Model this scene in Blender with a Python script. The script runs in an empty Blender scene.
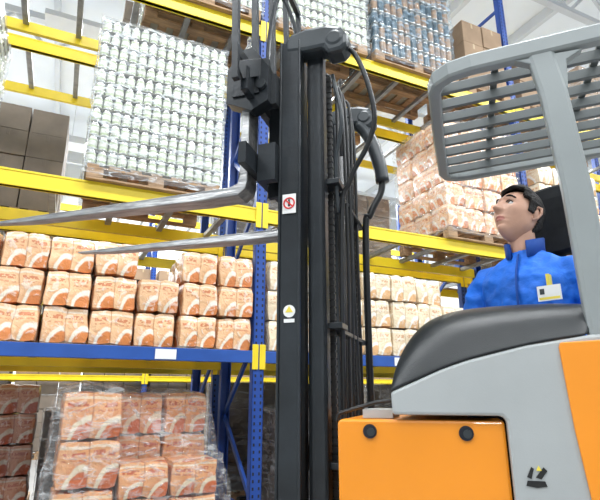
import bpy, math, random
from mathutils import Vector, Matrix, noise
random.seed(7)
R = math.radians
CAM_H = 1.2
scene = bpy.context.scene

# ------------------------------------------------------------------ materials
def nt(name):
    m = bpy.data.materials.new(name); m.use_nodes = True
    t = m.node_tree; b = t.nodes['Principled BSDF']
    return m, t, b

def mat(name, col, rough=0.5, metal=0.0, var=0.12, scale=6.0, bump=0.0, bscale=40.0, coat=0.0, stretch=(1,1,1)):
    m, t, b = nt(name)
    tc = t.nodes.new('ShaderNodeTexCoord')
    mp = t.nodes.new('ShaderNodeMapping'); mp.inputs['Scale'].default_value = stretch
    t.links.new(tc.outputs['Object'], mp.inputs['Vector'])
    n = t.nodes.new('ShaderNodeTexNoise'); n.inputs['Scale'].default_value = scale; n.inputs['Detail'].default_value = 5
    t.links.new(mp.outputs[0], n.inputs['Vector'])
    r = t.nodes.new('ShaderNodeValToRGB')
    r.color_ramp.elements[0].position = 0.3; r.color_ramp.elements[1].position = 0.7
    r.color_ramp.elements[0].color = tuple(c*(1-var) for c in col)+(1,)
    r.color_ramp.elements[1].color = tuple(min(1, c*(1+var)) for c in col)+(1,)
    t.links.new(n.outputs['Fac'], r.inputs[0]); t.links.new(r.outputs[0], b.inputs['Base Color'])
    b.inputs['Roughness'].default_value = rough; b.inputs['Metallic'].default_value = metal
    b.inputs['Coat Weight'].default_value = coat
    if bump > 0:
        n2 = t.nodes.new('ShaderNodeTexNoise'); n2.inputs['Scale'].default_value = bscale; n2.inputs['Detail'].default_value = 4
        t.links.new(mp.outputs[0], n2.inputs['Vector'])
        bp = t.nodes.new('ShaderNodeBump'); bp.inputs['Strength'].default_value = bump; bp.inputs['Distance'].default_value = 0.02
        t.links.new(n2.outputs['Fac'], bp.inputs['Height']); t.links.new(bp.outputs[0], b.inputs['Normal'])
    return m

def math_node(t, op, a, b=None, c=None):
    n = t.nodes.new('ShaderNodeMath'); n.operation = op
    for i, v in enumerate((a, b, c)):
        if v is None: continue
        if isinstance(v, (int, float)): n.inputs[i].default_value = v
        else: t.links.new(v, n.inputs[i])
    return n.outputs[0]

def carton_mat(name, deep, arc, base, text, painted_sheen=0.35):
    """printed carrier packs under shrink film: two bags per face, pattern lives in each pack's UVs"""
    m, t, b = nt(name)
    uv = t.nodes.new('ShaderNodeUVMap'); uv.uv_map = 'UVMap'
    sp = t.nodes.new('ShaderNodeSeparateXYZ'); t.links.new(uv.outputs[0], sp.inputs[0])
    tc = t.nodes.new('ShaderNodeTexCoord')
    n = t.nodes.new('ShaderNodeTexNoise'); n.inputs['Scale'].default_value = 8; n.inputs['Detail'].default_value = 3
    t.links.new(tc.outputs['Object'], n.inputs['Vector'])
    u2 = math_node(t, 'FRACT', math_node(t, 'MULTIPLY', sp.outputs['X'], 1.999))
    du = math_node(t, 'SUBTRACT', u2, 0.85)
    dv = math_node(t, 'ADD', sp.outputs['Y'], 0.15)
    dd = math_node(t, 'SQRT', math_node(t, 'ADD', math_node(t, 'MULTIPLY', du, du), math_node(t, 'MULTIPLY', dv, dv)))
    dd = math_node(t, 'ADD', dd, math_node(t, 'MULTIPLY_ADD', n.outputs['Fac'], 0.24, -0.12))
    dd = math_node(t, 'DIVIDE', dd, 1.6)
    r = t.nodes.new('ShaderNodeValToRGB'); cr = r.color_ramp
    cr.elements[0].position = 0; cr.elements[0].color = deep+(1,)
    cr.elements[1].position = 1; cr.elements[1].color = base+(1,)
    mid = tuple(a*0.35+c*0.65 for a, c in zip(deep, base))
    for p, c in ((0.30, deep), (0.33, arc), (0.39, arc), (0.42, mid), (0.50, base), (0.9, base)):
        e = cr.elements.new(p); e.color = c+(1,)
    t.links.new(dd, r.inputs[0])
    n3 = t.nodes.new('ShaderNodeTexNoise'); n3.inputs['Scale'].default_value = 40; n3.inputs['Detail'].default_value = 1
    t.links.new(tc.outputs['Object'], n3.inputs['Vector'])
    def band(c, hw):
        return math_node(t, 'LESS_THAN', math_node(t, 'ABSOLUTE', math_node(t, 'SUBTRACT', sp.outputs['Y'], c)), hw)
    b2 = math_node(t, 'LESS_THAN', math_node(t, 'ABSOLUTE', math_node(t, 'SUBTRACT', u2, 0.5)), 0.36)
    b3 = math_node(t, 'GREATER_THAN', n3.outputs['Fac'], 0.47)
    b1 = math_node(t, 'ADD', band(0.74, 0.055), math_node(t, 'MULTIPLY', band(0.60, 0.025), 0.7))
    bm = math_node(t, 'MULTIPLY', math_node(t, 'MULTIPLY', b1, b2), math_node(t, 'MULTIPLY', b3, 0.75))
    # pale strip above the lettering
    wb = math_node(t, 'MULTIPLY', band(0.89, 0.03), 0.7)
    mw = t.nodes.new('ShaderNodeMix'); mw.data_type = 'RGBA'
    t.links.new(wb, mw.inputs[0]); t.links.new(r.outputs[0], mw.inputs[6]); mw.inputs[7].default_value = arc+(1,)
    m0 = t.nodes.new('ShaderNodeMix'); m0.data_type = 'RGBA'
    t.links.new(bm, m0.inputs[0]); t.links.new(mw.outputs[2], m0.inputs[6]); m0.inputs[7].default_value = text+(1,)
    # crease shade painted between the two bags and at the pack edges
    e1 = math_node(t, 'ABSOLUTE', math_node(t, 'SUBTRACT', u2, 0.5))
    e1 = math_node(t, 'GREATER_THAN', e1, 0.472)
    mc = t.nodes.new('ShaderNodeMix'); mc.data_type = 'RGBA'
    t.links.new(math_node(t, 'MULTIPLY', e1, 0.55), mc.inputs[0]); t.links.new(m0.outputs[2], mc.inputs[6]); mc.inputs[7].default_value = tuple(c*0.6 for c in deep)+(1,)
    at = t.nodes.new('ShaderNodeAttribute'); at.attribute_name = 'tint'
    mx = t.nodes.new('ShaderNodeMix'); mx.data_type = 'RGBA'; mx.blend_type = 'MULTIPLY'; mx.inputs[0].default_value = 1
    t.links.new(mc.outputs[2], mx.inputs[6]); t.links.new(at.outputs['Color'], mx.inputs[7])
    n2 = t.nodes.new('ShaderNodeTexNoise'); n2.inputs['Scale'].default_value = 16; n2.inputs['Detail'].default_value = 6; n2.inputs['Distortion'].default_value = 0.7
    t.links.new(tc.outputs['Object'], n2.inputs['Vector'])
    f = math_node(t, 'MULTIPLY', math_node(t, 'SUBTRACT', n2.outputs['Fac'], 0.56), 6.0)  # pale film glints painted into the base colour
    cl = t.nodes.new('ShaderNodeClamp'); cl.inputs['Max'].default_value = painted_sheen; t.links.new(f, cl.inputs[0])
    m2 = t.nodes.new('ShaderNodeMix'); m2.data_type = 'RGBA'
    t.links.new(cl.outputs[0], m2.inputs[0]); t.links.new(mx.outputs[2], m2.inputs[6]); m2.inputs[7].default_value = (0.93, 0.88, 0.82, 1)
    t.links.new(m2.outputs[2], b.inputs['Base Color'])
    b.inputs['Roughness'].default_value = 0.35; b.inputs['Coat Weight'].default_value = 0.8
    b.inputs['Coat Roughness'].default_value = 0.12
    bp = t.nodes.new('ShaderNodeBump'); bp.inputs['Strength'].default_value = 0.6; bp.inputs['Distance'].default_value = 0.025
    t.links.new(n2.outputs['Fac'], bp.inputs['Height']); t.links.new(bp.outputs[0], b.inputs['Normal'])
    return m

def film_mat(name, amt=0.22, col=(0.85, 0.9, 0.93), gain=3.0):
    m, t, b = nt(name)
    b.inputs['Base Color'].default_value = col+(1,); b.inputs['Roughness'].default_value = 0.1
    tc = t.nodes.new('ShaderNodeTexCoord')
    mp = t.nodes.new('ShaderNodeMapping'); mp.inputs['Scale'].default_value = (1.6, 1.6, 5); mp.inputs['Rotation'].default_value = (0.2, 0.5, 0.1)
    t.links.new(tc.outputs['Object'], mp.inputs[0])
    n = t.nodes.new('ShaderNodeTexNoise'); n.inputs['Scale'].default_value = 5; n.inputs['Detail'].default_value = 7; n.inputs['Distortion'].default_value = 0.8
    t.links.new(mp.outputs[0], n.inputs['Vector'])
    a = math_node(t, 'SUBTRACT', n.outputs['Fac'], 0.49)
    a = math_node(t, 'MAXIMUM', a, 0.0)
    a = math_node(t, 'MULTIPLY_ADD', a, gain, amt*0.6)
    a = math_node(t, 'MINIMUM', a, amt*3)
    t.links.new(a, b.inputs['Alpha'])
    bp = t.nodes.new('ShaderNodeBump'); bp.inputs['Strength'].default_value = 0.9; bp.inputs['Distance'].default_value = 0.04
    t.links.new(n.outputs['Fac'], bp.inputs['Height']); t.links.new(bp.outputs[0], b.inputs['Normal'])
    return m

M = {}
M['yellow'] = mat('rack_yellow_paint', (0.82, 0.62, 0.02), 0.4, 0, 0.08, 4)
M['blue'] = mat('rack_blue_paint', (0.012, 0.06, 0.30), 0.4, 0, 0.15, 5)
M['blueboard'] = mat('shelf_blue_paint', (0.02, 0.08, 0.33), 0.4, 0, 0.12, 5)
M['galv'] = mat('galvanised_steel', (0.34, 0.35, 0.36), 0.45, 0.6, 0.2, 12)
M['hole'] = mat('dark_hole', (0.01, 0.012, 0.02), 0.8)
M['wood'] = mat('pallet_wood', (0.36, 0.23, 0.13), 0.75, 0, 0.35, 5, 0.3, 30, stretch=(1, 6, 6))
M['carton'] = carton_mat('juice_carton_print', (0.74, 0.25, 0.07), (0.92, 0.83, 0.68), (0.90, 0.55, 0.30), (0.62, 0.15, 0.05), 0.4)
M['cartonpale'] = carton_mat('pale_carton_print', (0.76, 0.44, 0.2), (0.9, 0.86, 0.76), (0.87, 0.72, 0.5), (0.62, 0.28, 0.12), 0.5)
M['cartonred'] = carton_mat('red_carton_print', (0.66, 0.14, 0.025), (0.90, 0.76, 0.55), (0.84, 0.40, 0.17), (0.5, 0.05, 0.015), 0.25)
M['cartonshade'] = carton_mat('red_carton_print_shaded', (0.4, 0.07, 0.02), (0.6, 0.5, 0.4), (0.5, 0.22, 0.12), (0.3, 0.04, 0.015), 0.25)  # copy of the red print with shade put into its colours
M['film'] = film_mat('stretch_film', 0.09)
M['filmloose'] = film_mat('stretch_film_loose', 0.12, (0.82, 0.84, 0.85), 2.2)
M['filmthick'] = film_mat('stretch_film_dense', 0.2)
M['filmblue'] = film_mat('stretch_film_bluish', 0.15, (0.5, 0.66, 0.8), 2.2)
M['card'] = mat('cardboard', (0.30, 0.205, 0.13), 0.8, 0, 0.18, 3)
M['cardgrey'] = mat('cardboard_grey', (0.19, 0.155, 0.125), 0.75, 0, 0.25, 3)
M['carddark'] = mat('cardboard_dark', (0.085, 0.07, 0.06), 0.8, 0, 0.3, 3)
M['tape'] = mat('packing_tape', (0.42, 0.32, 0.2), 0.3)
M['sheet'] = mat('layer_board', (0.36, 0.34, 0.28), 0.7)
M['canbody'] = mat('can_label_cream', (0.70, 0.71, 0.64), 0.28, 0.0, 0.25, 22)
M['cangreen'] = mat('can_label_green', (0.40, 0.47, 0.29), 0.28, 0.0, 0.45, 20)
M['tin'] = mat('tinplate', (0.62, 0.63, 0.62), 0.22, 0.9, 0.1, 10)
M['botdark'] = mat('bottle_label_dark', (0.04, 0.075, 0.1), 0.3, 0, 0.5, 15)
M['botorange'] = mat('bottle_label_amber', (0.28, 0.17, 0.09), 0.35, 0, 0.5, 12)
M['floor'] = mat('concrete_floor', (0.27, 0.27, 0.265), 0.35, 0, 0.12, 1.5, 0.05)
M['wallm'] = mat('wall_panel_white', (0.72, 0.75, 0.77), 0.6, 0, 0.05, 1)
M['ceil'] = mat('ceiling_white', (0.88, 0.91, 0.94), 0.6, 0, 0.04, 1)
M['steelw'] = mat('white_steel', (0.68, 0.70, 0.72), 0.5, 0, 0.05, 2)
M['mast'] = mat('mast_black_steel', (0.017, 0.021, 0.025), 0.28, 0.1, 0.3, 8, 0.05)
M['mastgrey'] = mat('mast_grey_cap', (0.032, 0.039, 0.044), 0.33, 0.1, 0.2, 8)
M['rubber'] = mat('rubber_hose', (0.010, 0.011, 0.012), 0.4)
M['steel'] = mat('fork_steel', (0.36, 0.36, 0.36), 0.36, 0.7, 0.4, 14, 0.2, stretch=(0.5, 3, 3))
M['chain'] = mat('chain_steel', (0.12, 0.12, 0.12), 0.35, 0.8)
M['orange'] = mat('truck_orange_paint', (0.88, 0.29, 0.010), 0.38, 0, 0.04, 2, coat=0.25)
M['grey'] = mat('truck_grey_paint', (0.40, 0.42, 0.42), 0.4, 0, 0.06, 3, 0.03, 200)
M['guard'] = mat('guard_grey_paint', (0.27, 0.295, 0.295), 0.38, 0, 0.08, 3)
M['slat'] = mat('guard_slat_grey', (0.12, 0.135, 0.135), 0.4, 0, 0.1, 4)
M['hood'] = mat('hood_black_plastic', (0.014, 0.017, 0.019), 0.36, 0, 0.2, 3, 0.08, 300)
M['seat'] = mat('seat_fabric', (0.012, 0.014, 0.017), 0.8, 0, 0.2, 30)
M['white'] = mat('label_white', (0.82, 0.82, 0.8), 0.5, 0, 0.02)
M['red'] = mat('label_red', (0.7, 0.02, 0.02), 0.5, 0, 0.02)
M['black'] = mat('label_black', (0.01, 0.01, 0.01), 0.5)
M['lyellow'] = mat('label_yellow', (0.8, 0.65, 0.08), 0.5)
M['skin'] = mat('skin', (0.62, 0.35, 0.245), 0.42, 0, 0.08, 18, 0.03, 120)
M['lips'] = mat('lips', (0.5, 0.19, 0.15), 0.45)
M['hair'] = mat('dark_hair', (0.010, 0.007, 0.006), 0.65, 0, 0.5, 60, 0.7, 90, stretch=(3, 1, 1))
M['eye'] = mat('eye_white', (0.7, 0.67, 0.65), 0.25)
M['iris'] = mat('iris_brown', (0.03, 0.018, 0.01), 0.2)
M['jacket'] = mat('jacket_blue', (0.004, 0.14, 0.66), 0.65, 0, 0.25, 9, 0.6, 16)
M['jacketdark'] = mat('jacket_collar_navy', (0.003, 0.06, 0.32), 0.75)
M['trouser'] = mat('trouser_navy', (0.02, 0.03, 0.07), 0.8)
M['shoe'] = mat('shoe_leather', (0.015, 0.012, 0.01), 0.5)

# ------------------------------------------------------------------ mesh builder
class MB:
    def __init__(s, ox=0, oy=0, oz=0):
        s.v = []; s.f = []; s.m = []; s.uv = []; s.t = []; s.o = Vector((ox, oy, oz)); s.tint = 1.0
    def vert(s, p):
        s.v.append(Vector(p)-s.o); s.t.append(s.tint); return len(s.v)-1
    def face(s, idx, mat=0, uv=None):
        s.f.append(idx); s.m.append(mat); s.uv.append(uv or [(0, 0)]*len(idx))
    def box(s, x0, x1, y0, y1, z0, z1, mat=0):
        c = [s.vert((x, y, z)) for z in (z0, z1) for y in (y0, y1) for x in (x0, x1)]
        q = [(0, 0), (1, 0), (1, 1), (0, 1)]
        for f in ((0, 1, 5, 4), (1, 3, 7, 5), (3, 2, 6, 7), (2, 0, 4, 6), (4, 5, 7, 6), (2, 3, 1, 0)):
            s.face([c[i] for i in f], mat, q)
    def beam(s, p0, p1, w, h, mat=0, up=(0, 0, 1)):
        p0 = Vector(p0); p1 = Vector(p1); d = (p1-p0).normalized(); u = Vector(up)
        if abs(d.dot(u)) > 0.98: u = Vector((0, 1, 0))
        a = d.cross(u).normalized()*w/2; b = a.cross(d).normalized()*h/2
        c = [s.vert(p+i*a+j*b) for p in (p0, p1) for i, j in ((-1, -1), (1, -1), (1, 1), (-1, 1))]
        for f in ((0, 1, 2, 3), (7, 6, 5, 4), (0, 4, 5, 1), (1, 5, 6, 2), (2, 6, 7, 3), (3, 7, 4, 0)):
            s.face([c[i] for i in f], mat)
    def prism(s, pts, y0, y1, mat=0):
        """outline in (x,z), extruded along y"""
        a = [s.vert((x, y0, z)) for x, z in pts]; b = [s.vert((x, y1, z)) for x, z in pts]; n = len(pts)
        s.face(a[::-1], mat); s.face(b, mat)
        for i in range(n): s.face([a[i], a[(i+1) % n], b[(i+1) % n], b[i]], mat)
    def loft(s, rings, mat=0, cap=True, closed=True):
        ids = [[s.vert(p) for p in r] for r in rings]; n = len(rings[0])
        for j in range(len(ids)-1):
            for i in range(n if closed else n-1):
                k = (i+1) % n; s.face([ids[j][i], ids[j][k], ids[j+1][k], ids[j+1][i]], mat)
        if cap and closed:
            s.face(ids[0][::-1], mat); s.face(ids[-1], mat)
        return ids
    def tube(s, pts, r, seg=10, mat=0, flat=1.0):
        pts = [Vector(p) for p in pts]; rr = r if isinstance(r, (list, tuple)) else [r]*len(pts)
        rings = []; prev = None
        for i, p in enumerate(pts):
            d = (pts[min(i+1, len(pts)-1)]-pts[max(i-1, 0)]).normalized()
            if prev is None:
                u = Vector((0, 0, 1)) if abs(d.z) < 0.9 else Vector((0, 1, 0)); a = d.cross(u).normalized()
            else:
                a = (prev-d*prev.dot(d)).normalized()
            prev = a; b = d.cross(a)
            rings.append([p+a*rr[i]*math.cos(t)+b*rr[i]*flat*math.sin(t) for t in [2*math.pi*k/seg for k in range(seg)]])
        s.loft(rings, mat)
    def ball(s, c, rx, ry, rz, mat=0, seg=14, rg=9):
        c = Vector(c); rings = []
        for j in range(rg+1):
            ph = -math.pi/2+math.pi*(j+0.02 if j == 0 else (j-0.02 if j == rg else j))/rg
            rings.append([c+Vector((rx*math.cos(ph)*math.cos(t), ry*math.cos(ph)*math.sin(t), rz*math.sin(ph))) for t in [2*math.pi*k/seg for k in range(seg)]])
        s.loft(rings, mat)
    def pillow(s, x0, x1, y0, y1, z0, z1, mat=0, n=8, m=5, soft=0.05, jit=0.006, groove=True):
        c = Vector(((x0+x1)/2, (y0+y1)/2, (z0+z1)/2)); h = Vector(((x1-x0)/2, (y1-y0)/2, (z1-z0)/2))
        sd = Vector((random.random()*50, random.random()*50, random.random()*50))
        def pt(a, b, d):
            X = a*(1-soft*(abs(b)**6+abs(d)**6)/1.5); Y = b*(1-soft*(abs(a)**6+abs(d)**6)/1.5); Z = d*(1-soft*(abs(a)**6+abs(b)**6)/1.5)
            if groove:
                g = math.exp(-(a/0.12)**2); Y *= 1-0.10*g; Z *= 1-0.06*g
            p = Vector((X*h.x, Y*h.y, Z*h.z))+c
            return p+noise.noise_vector(p*7+sd)*jit*2
        for ax, sg in ((1, -1), (1, 1), (0, -1), (0, 1), (2, 1), (2, -1)):
            nu = n if ax != 0 else m; nv = m
            g = []
            for j in range(nv+1):
                row = []
                for i in range(nu+1):
                    u = -1+2*i/nu; w = -1+2*j/nv
                    if ax == 1: p = pt(u, sg, w)
                    elif ax == 0: p = pt(sg, u, w)
                    else: p = pt(u, w, sg)
                    row.append(s.vert(p))
                g.append(row)
            for j in range(nv):
                for i in range(nu):
                    f = [g[j][i], g[j][i+1], g[j+1][i+1], g[j+1][i]]
                    q = [(i/nu, j/nv), ((i+1)/nu, j/nv), ((i+1)/nu, (j+1)/nv), (i/nu, (j+1)/nv)]
                    if (ax == 1 and sg == 1) or (ax == 0 and sg == -1) or (ax == 2 and sg == -1): f = f[::-1]; q = q[::-1]
                    s.face(f, mat, q)
    def obj(s, name, mats, parent=None, loc=(0, 0, 0), rz=0, smooth=False, bevel=0, subsurf=0, remesh=0, wsmooth=0, solid=0):
        me = bpy.data.meshes.new(name)
        me.from_pydata([tuple(p) for p in s.v], [], s.f)
        for k in mats: me.materials.append(M[k])
        me.polygons.foreach_set('material_index', s.m)
        me.polygons.foreach_set('use_smooth', [smooth]*len(s.f))
        uvl = me.uv_layers.new(name='UVMap'); fl = []
        for q in s.uv:
            for a in q: fl += [a[0], a[1]]
        uvl.data.foreach_set('uv', fl)
        ca = me.color_attributes.new('tint', 'FLOAT_COLOR', 'POINT'); cl = []
        for t in s.t: cl += [t, t, t, 1]
        ca.data.foreach_set('color', cl)
        me.update()
        o = bpy.data.objects.new(name, me); scene.collection.objects.link(o)
        o.location = loc; o.rotation_euler = (0, 0, rz)
        if parent: o.parent = parent
        if remesh:
            r = o.modifiers.new('r', 'REMESH'); r.mode = 'VOXEL'; r.voxel_size = remesh; r.use_smooth_shade = True
        if wsmooth:
            r = o.modifiers.new('s', 'SMOOTH'); r.iterations = wsmooth; r.factor = 0.5
        if solid:
            r = o.modifiers.new('so', 'SOLIDIFY'); r.thickness = solid; r.offset = 0
        if bevel:
            b = o.modifiers.new('b', 'BEVEL'); b.width = bevel; b.segments = 2; b.limit_method = 'ANGLE'; b.angle_limit = R(40)
        if subsurf:
            b = o.modifiers.new('ss', 'SUBSURF'); b.levels = subsurf; b.render_levels = subsurf
        return o

def empty(name, loc=(0, 0, 0), rz=0, parent=None):
    e = bpy.data.objects.new(name, None); scene.collection.objects.link(e)
    e.location = loc; e.rotation_euler = (0, 0, rz); e.empty_display_size = 0.2
    if parent: e.parent = parent
    return e

# ------------------------------------------------------------------ aisle frame (rack runs along local x)
AR = R(25)
def aisle(x, y, z=0):
    return Vector((x*math.cos(AR)-y*math.sin(AR), x*math.sin(AR)+y*math.cos(AR), z))

def slab(name, x0, x1, y0, y1, z0, z1, k):
    mb = MB((x0+x1)/2, (y0+y1)/2, (z0+z1)/2); mb.box(x0, x1, y0, y1, z0, z1)
    return mb.obj(name, [k], loc=aisle((x0+x1)/2, (y0+y1)/2, (z0+z1)/2), rz=AR)
slab('floor', -12, 24, -9, 18, -0.2, 0, 'floor')
slab('ceiling', -12, 24, -9, 18, 9.6, 9.8, 'ceil')
slab('wall_back', -12, 24, 18, 18.2, 0, 9.6, 'wallm')
slab('wall_right', 24, 24.2, -9, 18, 0, 9.6, 'wallm')
slab('wall_left', -12.2, -12, -9, 18, 0, 9.6, 'wallm')
mb = MB()
for i in range(18):
    x = -11+2.0*i; mb.box(x-0.06, x+0.06, -9, 17.9, 9.35, 9.59)
for j in range(5):
    y = -6+5.5*j
    mb.box(-11.9, 23.9, y-0.08, y+0.08, 8.95, 9.1); mb.box(-11.9, 23.9, y-0.06, y+0.06, 8.2, 8.3)
    for i in range(23):
        x = -11.5+1.5*i; mb.beam((x, y, 8.25), (x+0.75, y, 9.0), 0.06, 0.06); mb.beam((x+0.75, y, 9.0), (x+1.5, y, 8.25), 0.06, 0.06)
mb.obj('roof_truss', ['steelw'], rz=AR)
mb = MB(0, 17.95, 0)
for i in range(9):
    x = -11+3.9*i
    mb.box(x, x+3.4, 17.9, 17.97, 6.6, 6.7); mb.box(x, x+3.4, 17.9, 17.97, 8.0, 8.1)
    for k in range(5): mb.box(x+k*0.83, x+k*0.83+0.08, 17.9, 17.97, 6.7, 8.0)
mb.obj('window_1', ['galv'], loc=aisle(0, 17.95), rz=AR)

# ------------------------------------------------------------------ racks
L1, L2, L3 = 1.60, 3.03, 5.25
POSTS = [-2.2, 1.67, 5.55, 9.4]
def rack(y0, name, frontblue=True):
    root = empty(name, aisle(1.67, y0), AR)
    ox, oy = 1.67, y0
    y1 = y0+1.1
    mb = MB(ox, oy)
    for x in POSTS:
        for ya, yb in ((y0, y0+0.085), (y1-0.085, y1)):
            a, b = x-0.055, x+0.055
            front = ya == y0
            wy = (ya, ya+0.012) if front else (yb-0.012, yb)
            mb.box(a, b, wy[0], wy[1], 0, 7.2); mb.box(a, a+0.012, ya, yb, 0, 7.2); mb.box(b-0.012, b, ya, yb, 0, 7.2)
            mb.box(a-0.03, b+0.03, ya-0.02, yb+0.02, 0, 0.012)
        z = 0.25; k = 0
        while z < 6.4:
            if k % 2 == 0: mb.beam((x, y0+0.06, z), (x, y1-0.06, z+0.75), 0.03, 0.05)
            else: mb.beam((x, y1-0.06, z), (x, y0+0.06, z+0.75), 0.03, 0.05)
            z += 0.75; k += 1
        mb.beam((x, y0+0.06, 0.2), (x, y1-0.06, 0.2), 0.03, 0.05); mb.beam((x, y0+0.06, 7.0), (x, y1-0.06, 7.0), 0.03, 0.05)
    mb.obj('upright_frames', ['blue'], root, bevel=0.003)
    mb = MB(ox, oy)
    for x in POSTS:
        z = 0.1
        while z < 7.1:
            for dx in (-0.028, 0.028): mb.box(x+dx-0.008, x+dx+0.008, y0-0.0015, y0+0.0005, z, z+0.026)
            z += 0.06
    mb.obj('post_slots', ['hole'], root)
    mb = MB(ox, oy); mc = MB(ox, oy); bb = MB(ox, oy)
    for i in range(len(POSTS)-1):
        a = POSTS[i]+0.056; b = POSTS[i+1]-0.056
        for zt in (L1, L2, L3):
            h = 0.15 if zt > L1 else 0.11
            if zt == L1 and frontblue: bb.box(a, b, y0-0.01, y0+0.05, zt-h, zt)
            else:
                mb.box(a, b, y0, y0+0.045, zt-h, zt); mb.box(a, b, y0+0.001, y0+0.06, zt-h, zt-h*0.55)
                mb.box(a, b, y0-0.006, y0, zt-0.02, zt); mb.box(a, b, y0-0.006, y0, zt-h, zt-h+0.02)
            mb.box(a, b, y1-0.05, y1, zt-0.13, zt)
            for xx in (a-0.05, b-0.01):
                mb.box(xx, xx+0.06, y0-0.012, y0-0.004, zt-h-0.06, zt+0.06)
                mb.box(xx, xx+0.06, y1+0.002, y1+0.008, zt-0.18, zt+0.04)
            n = 7
            for k in range(n):
                xx = a+0.25+(b-a-0.5)*k/(n-1); mc.box(xx-0.03, xx+0.03, y0+0.05, y1-0.05, zt-0.05, zt-0.005)
    mb.obj('yellow_beams', ['yellow'], root, bevel=0.004)
    mc.obj('pallet_support_bars', ['galv'], root)
    if frontblue: bb.obj('blue_beams', ['blueboard'], root, bevel=0.004)
    return root
r1 = rack(4.5, 'pallet_rack')
mb = MB(1.67, 4.5); mb.box(0.72, 0.90, 4.484, 4.489, L1-0.10, L1-0.015); mb.box(3.2, 3.35, 4.484, 4.489, L1-0.10, L1-0.015)
mb.obj('shelf_label', ['white'], r1)
r2 = rack(5.85, 'pallet_rack.001', False)
r3 = rack(11.5, 'pallet_rack.002', False)

# ------------------------------------------------------------------ loads
def pallet(x0, y0, z0, w=1.2, d=1.0):
    mb = MB(x0+w/2, y0+d/2, z0)
    for k in range(7):
        x = x0+(w-0.1)*k/6; mb.box(x, x+0.1, y0, y0+d, z0+0.122, z0+0.144)
    for y in (y0, y0+d/2-0.05, y0+d-0.1):
        mb.box(x0, x0+w, y, y+0.1, z0+0.1, z0+0.122); mb.box(x0, x0+w, y, y+0.1, z0+0.002, z0+0.022)
        for x in (x0, x0+w/2-0.07, x0+w-0.14): mb.box(x, x+0.14, y, y+0.1, z0+0.022, z0+0.1)
    mb.obj('wooden_pallet', ['wood'], loc=aisle(x0+w/2, y0+d/2, z0), rz=AR, bevel=0.003)
    return z0+0.146

def packs(name, x0, y0, z0, rows, w, d, h, k, dark=0.12, parent=None, base=None):
    """rows: list (front to back) of column layer counts"""
    cx = x0+w*len(rows[0])/2; cy = y0+d*len(rows)/2; zz = z0
    if parent: cx, cy, zz = base
    mb = MB(cx, cy, zz)
    for j, cols in enumerate(rows):
        for i, n in enumerate(cols):
            for l in range(int(n)):
                mb.tint = 1-dark*random.random()-0.02
                jx = random.uniform(-0.01, 0.01); jy = random.uniform(-0.02, 0.02)
                mb.pillow(x0+i*w+0.003+jx, x0+(i+1)*w-0.003+jx, y0+j*d+0.004+jy, y0+(j+1)*d-0.004+jy, z0+l*h+0.001, z0+(l+1)*h-0.003, soft=0.06, jit=0.009)
    if parent: return mb.obj(name, [k], parent, smooth=True)
    return mb.obj(name, [k], loc=aisle(cx, cy, z0), rz=AR, smooth=True)

def filmbox(parent, x0, x1, y0, y1, z0, z1, ox, oy, oz, k='film', amp=0.02, top=True):
    mb = MB(ox, oy, oz)
    n = 26; hx = (x1-x0)/2; hy = (y1-y0)/2; cx = (x0+x1)/2; cy = (y0+y1)/2
    rings = []
    per = []
    for i in range(n): per.append((-1+2*i/n, -1))
    for i in range(n): per.append((1, -1+2*i/n))
    for i in range(n): per.append((1-2*i/n, 1))
    for i in range(n): per.append((-1, 1-2*i/n))
    m = 26
    for j in range(m+1):
        z = z0+(z1-z0)*j/m
        ring = []
        for a, b in per:
            p = Vector((cx+a*hx, cy+b*hy, z)); q = Vector((p.x*3, p.y*3, p.z*9+p.x*4))
            d = (noise.noise(q)+0.5*noise.noise(q*2.3))*amp
            ring.append(p+Vector((a, b, 0)).normalized()*max(-0.006, d))
        rings.append(ring)
    if top:
        for s in (0.9, 0.5, 0.05): rings.append([Vector((cx+(p.x-cx)*s, cy+(p.y-cy)*s, z1+0.01+0.02*noise.noise(p*5))) for p in rings[m]])
    mb.loft(rings, 0, cap=False)
    return mb.obj('film_wrap', [k], parent, smooth=True)

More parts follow.
